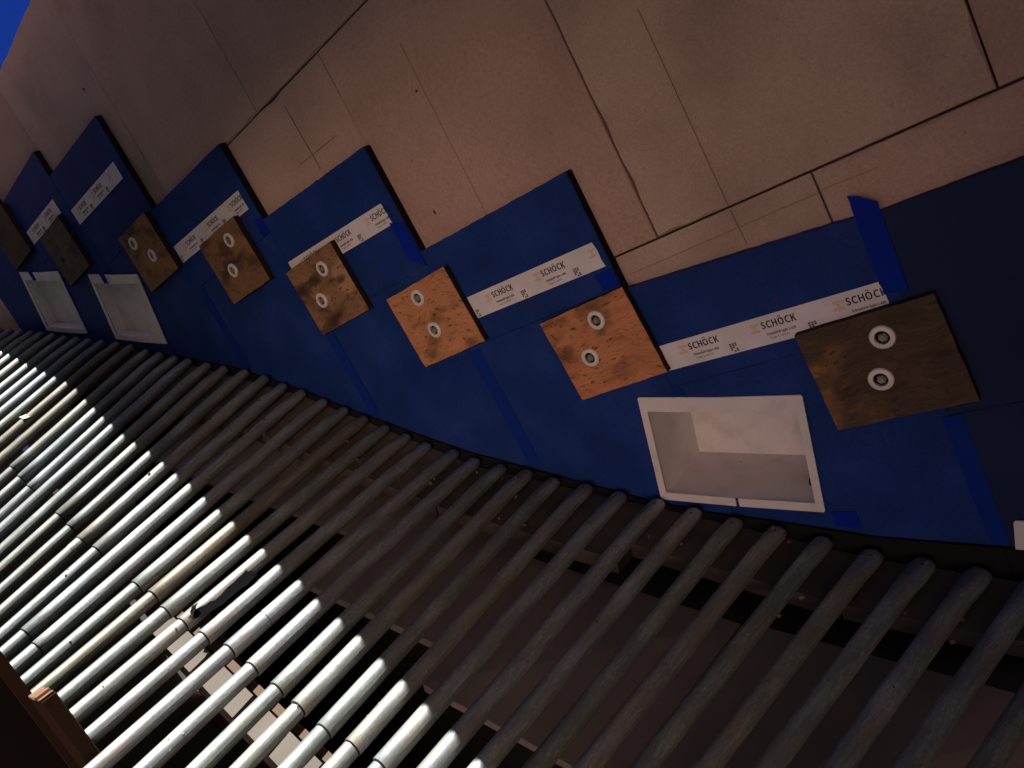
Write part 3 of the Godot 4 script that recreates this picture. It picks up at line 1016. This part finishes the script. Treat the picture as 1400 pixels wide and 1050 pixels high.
func build_tubes() -> void:
	var r_out := 0.0165
	var r_in := 0.0142
	for i in range(-9, 42):
		var f := tube_frame(i)
		var d: Vector3 = f[1]
		var z_ring := 0.76
		if i >= 0 and i < TR.size():
			z_ring = TR[i] / 1000.0
		elif i >= TR.size():
			z_ring = 0.9
		var label := ""
		if i < 0:
			label = "unlit grey steel tube at lower right, %s right of the last floodlit tip" % ordinal(-i)
		elif i < 34:
			label = "floodlit galvanised tube, %s lit tip counted from the bottom right" % ordinal(i + 1)
		else:
			label = "shaded tube end at the far left, %s beyond the last lit tip" % ordinal(i - 33)
		if i == 26 or i == 27:
			label = ["yellowish tube with a scrap of green tape near the left edge", "tube next above the yellowish one, touched by green tape"][i - 26]
		if i == 9:
			label = "floodlit galvanised tube right beside the scrap of black plastic"
		if i == 8:
			label = "floodlit tube with two dark ring marks, right of the black scrap"
		var t := thing("telescopic_tube", label, "tube", f[0], Vector3.ZERO, "telescopic steel tubes laid side by side")
		var yv := Vector3.UP - d * d.y
		yv = yv.normalized()
		t.basis = Basis(yv.cross(d).normalized(), yv, d)
		var roll := rng.randf() * TAU
		var m: Material = M["steel_%d" % (3 if i in [26, 25, 12] else [0, 1, 0, 2, 1, 0, 2][posmod(i * 5 + 2, 7)])]
		var l_ring := (z_ring - 0.05) / d.z
		var l_end := (0.945 - 0.05) / d.z
		if i < 9:
			l_end = (1.02 - 0.05) / d.z
		var ro := r_out * (1.0 + rng.randf_range(-0.04, 0.03))
		var off := rng.randf() * 3.0
		var rings := []
		var start := 0.045
		var cuts := [start, start + 0.012]
		var q := start + 0.05
		while q < l_ring - 0.03:
			cuts.append(q)
			q += 0.05
		for c in cuts:
			var w: float = ro * (1.0 + (0.095 if c == start else 0.03 if c == start + 0.012 else 0.0))
			rings.append([c, w, ro * (0.968 if c == start else 0.99 if c == start + 0.012 else 1.0), -ro * 0.02 if c == start else 0.0])
		rings.append([l_ring - 0.0006, ro, ro, 0.0])
		rings.append([l_ring, ro * 0.97, ro * 0.97, 0.0])
		obj("outer_tube", tube_mesh(rings, 20, off), m, t)
		if l_end > l_ring + 0.01:
			var ri := r_in * (1.0 + rng.randf_range(-0.03, 0.03))
			obj("inner_tube", tube_mesh([[l_ring - 0.02, ri, ri, 0.0], [(l_ring + l_end) / 2, ri, ri, 0.0], [l_end, ri, ri, 0.0]], 20, off + 0.37), m, t)
			var mz := l_ring + 0.0002
			obj("ring_mark", tube_mesh([[mz, ri * 1.06, ri * 1.06, 0.0], [mz + 0.0022, ri * 1.06, ri * 1.06, 0.0]], 20), M.shade_black, t)  # black ring painted as the shade where the two tubes meet
		# end hammered flat, resting on the ledger
		var fl := tube_mesh([[-0.0145, ro * 0.92, ro * 0.60, -ro * 0.15], [-0.0125, ro * 1.08, ro * 0.76, -ro * 0.15], [-0.006, ro * 1.2, ro * 0.82, -ro * 0.14], [0.008, ro * 1.26, ro * 0.84, -ro * 0.13], [0.022, ro * 1.24, ro * 0.87, -ro * 0.1], [0.034, ro * 1.18, ro * 0.92, -ro * 0.06], [start + 0.0004, ro * 1.10, ro * 0.97, -ro * 0.02]], 20, off)
		var fe := obj("flattened_end", fl, m, t)
		if i > -6 and i < 14:
			for h in 2:
				var st := begin()
				lathe(st, [Vector2(0, 0.0010), Vector2(0.0016, 0.0010), Vector2(0.0022, 0.0), Vector2(0.0022, -0.002)], 8, Transform3D(Basis(Vector3.RIGHT, -PI / 2), Vector3((h * 2 - 1) * 0.008, ro * 0.66, 0.004 + h * 0.002)))
				obj("nail_head", done(st), M.speck, fe)
		if i == 8:
			var zr := (0.64 - 0.05) / d.z
			obj("ring_mark", tube_mesh([[zr, ro + 0.0001, ro + 0.0001, 0.0], [zr + 0.0002, ro + 0.0005, ro + 0.0005, 0.0], [zr + 0.0014, ro + 0.0005, ro + 0.0005, 0.0], [zr + 0.0016, ro + 0.0001, ro + 0.0001, 0.0]], 20), M.speck, t)
		if i == 17:
			var zr := (0.675 - 0.05) / d.z
			obj("collar", tube_mesh([[l_ring - 0.003, r_in * 1.06, r_in * 1.06, 0.0], [zr, r_in * 1.06, r_in * 1.06, 0.0]], 20), m, t)
	fnl_a.seed = 5


# ------------------------------------------------------------------ small things
func crumple(w: float, l: float, nx: int, nz: int, amp: float, sag: Callable, seed_value: int) -> ArrayMesh:
	var f := fnl(seed_value, 18.0, 3)
	var st := begin()
	var p := []
	for j in nz + 1:
		var row := []
		for i in nx + 1:
			var u := float(i) / nx - 0.5
			var v := float(j) / nz - 0.5
			var x := u * w * (1.0 + 0.25 * f.get_noise_2d(v, 7.0))
			var z := v * l * (1.0 + 0.2 * f.get_noise_2d(u, 3.0))
			row.append(Vector3(x, sag.call(u, v) + f.get_noise_2d(x, z) * amp, z))
		p.append(row)
	for j in nz:
		for i in nx:
			var up := Vector3(0, -9, 0)
			quad(st, p[j][i], p[j][i + 1], p[j + 1][i + 1], p[j + 1][i], up)
			var dn := Vector3(0, 9, 0)
			var o := Vector3(0, -0.0006, 0)
			quad(st, p[j][i] + o, p[j][i + 1] + o, p[j + 1][i + 1] + o, p[j + 1][i] + o, dn)
	return done(st)


func build_small() -> void:
	# black plastic scrap between two lit tubes
	var a := tube_at(10, 0.615)
	var b := tube_at(9, 0.615)
	var c := thing("plastic_scrap", "crumpled scrap of black plastic film caught between lit tubes", "plastic scrap", (a + b) / 2.0 + Vector3(-0.002, 0.006, 0.025))
	obj("film", crumple(0.056, 0.13, 8, 14, 0.007, func(u, v): return 0.012 - absf(u) * 0.02 + absf(v) * 0.01, 5), M.plastic_black, c)
	var fold := obj("folded_edge", crumple(0.034, 0.012, 6, 4, 0.005, func(u, v): return 0.018 + u * 0.02, 8), M.plastic_glint, c)
	fold.position = Vector3(-0.002, 0.006, 0.055)
	var g := tube_at(26, 0.385)
	var gt := obj("green_tape", crumple(0.05, 0.03, 8, 6, 0.006, func(u, _v): return 0.019 - u * u * 0.05, 12), M.green_tape)
	gt.position = g + Vector3(-0.008, 0.001, 0)
	tag(gt, "torn scrap of pale green tape stuck on a yellowish tube", "tape scrap")
	# mortar crumbs stuck on and between the lit tubes
	var r := RandomNumberGenerator.new()
	r.seed = 31
	var st := begin()
	for k in 90:
		var i := r.randi_range(3, 16)
		var z := r.randf_range(0.55, 0.9)
		var p := tube_at(i, z)
		var ang := r.randf_range(-0.2, PI + 0.2)
		var s := r.randf_range(0.0008, 0.0026)
		if r.randf() < 0.4:
			i = 11
			ang = PI - 0.4 + r.randf() * 0.8
			p = tube_at(11, r.randf_range(0.72, 0.84))
		var q := p + Vector3(cos(ang), sin(ang), 0) * 0.0152
		bevel_box(st, Vector3(s * 1.8, s, s * 1.4), s * 0.25, Transform3D(Basis.from_euler(Vector3(r.randf() * 6, r.randf() * 6, r.randf() * 6)), q))
	var cr := obj("mortar_crumbs", done(st), M.mortar)
	cr.set_meta("kind", "stuff")
	tag(cr, "mortar crumbs and grit stuck to the floodlit tubes", "grit")
	st = begin()
	for k in 110:
		var i := r.randi_range(-6, 22)
		var z := r.randf_range(0.06, 0.24)
		var p := tube_at(i, z) + Vector3(r.randf_range(-0.035, 0.035), -0.012, 0)
		if k % 3 == 0:
			p = tube_at(i, r.randf_range(0.05, 0.45)) + Vector3(r.randf_range(0.0, 0.012), 0.0145, 0)
		var s := r.randf_range(0.0015, 0.0048)
		bevel_box(st, Vector3(s * 2.0, s, s * 1.5), s * 0.25, Transform3D(Basis.from_euler(Vector3(r.randf() * 6, r.randf() * 6, r.randf() * 6)), p))
	var rb := obj("rubble_crumbs", done(st), M.rubble)
	rb.set_meta("kind", "stuff")
	tag(rb, "brownish rubble crumbs lying between the shaded tube ends", "rubble")
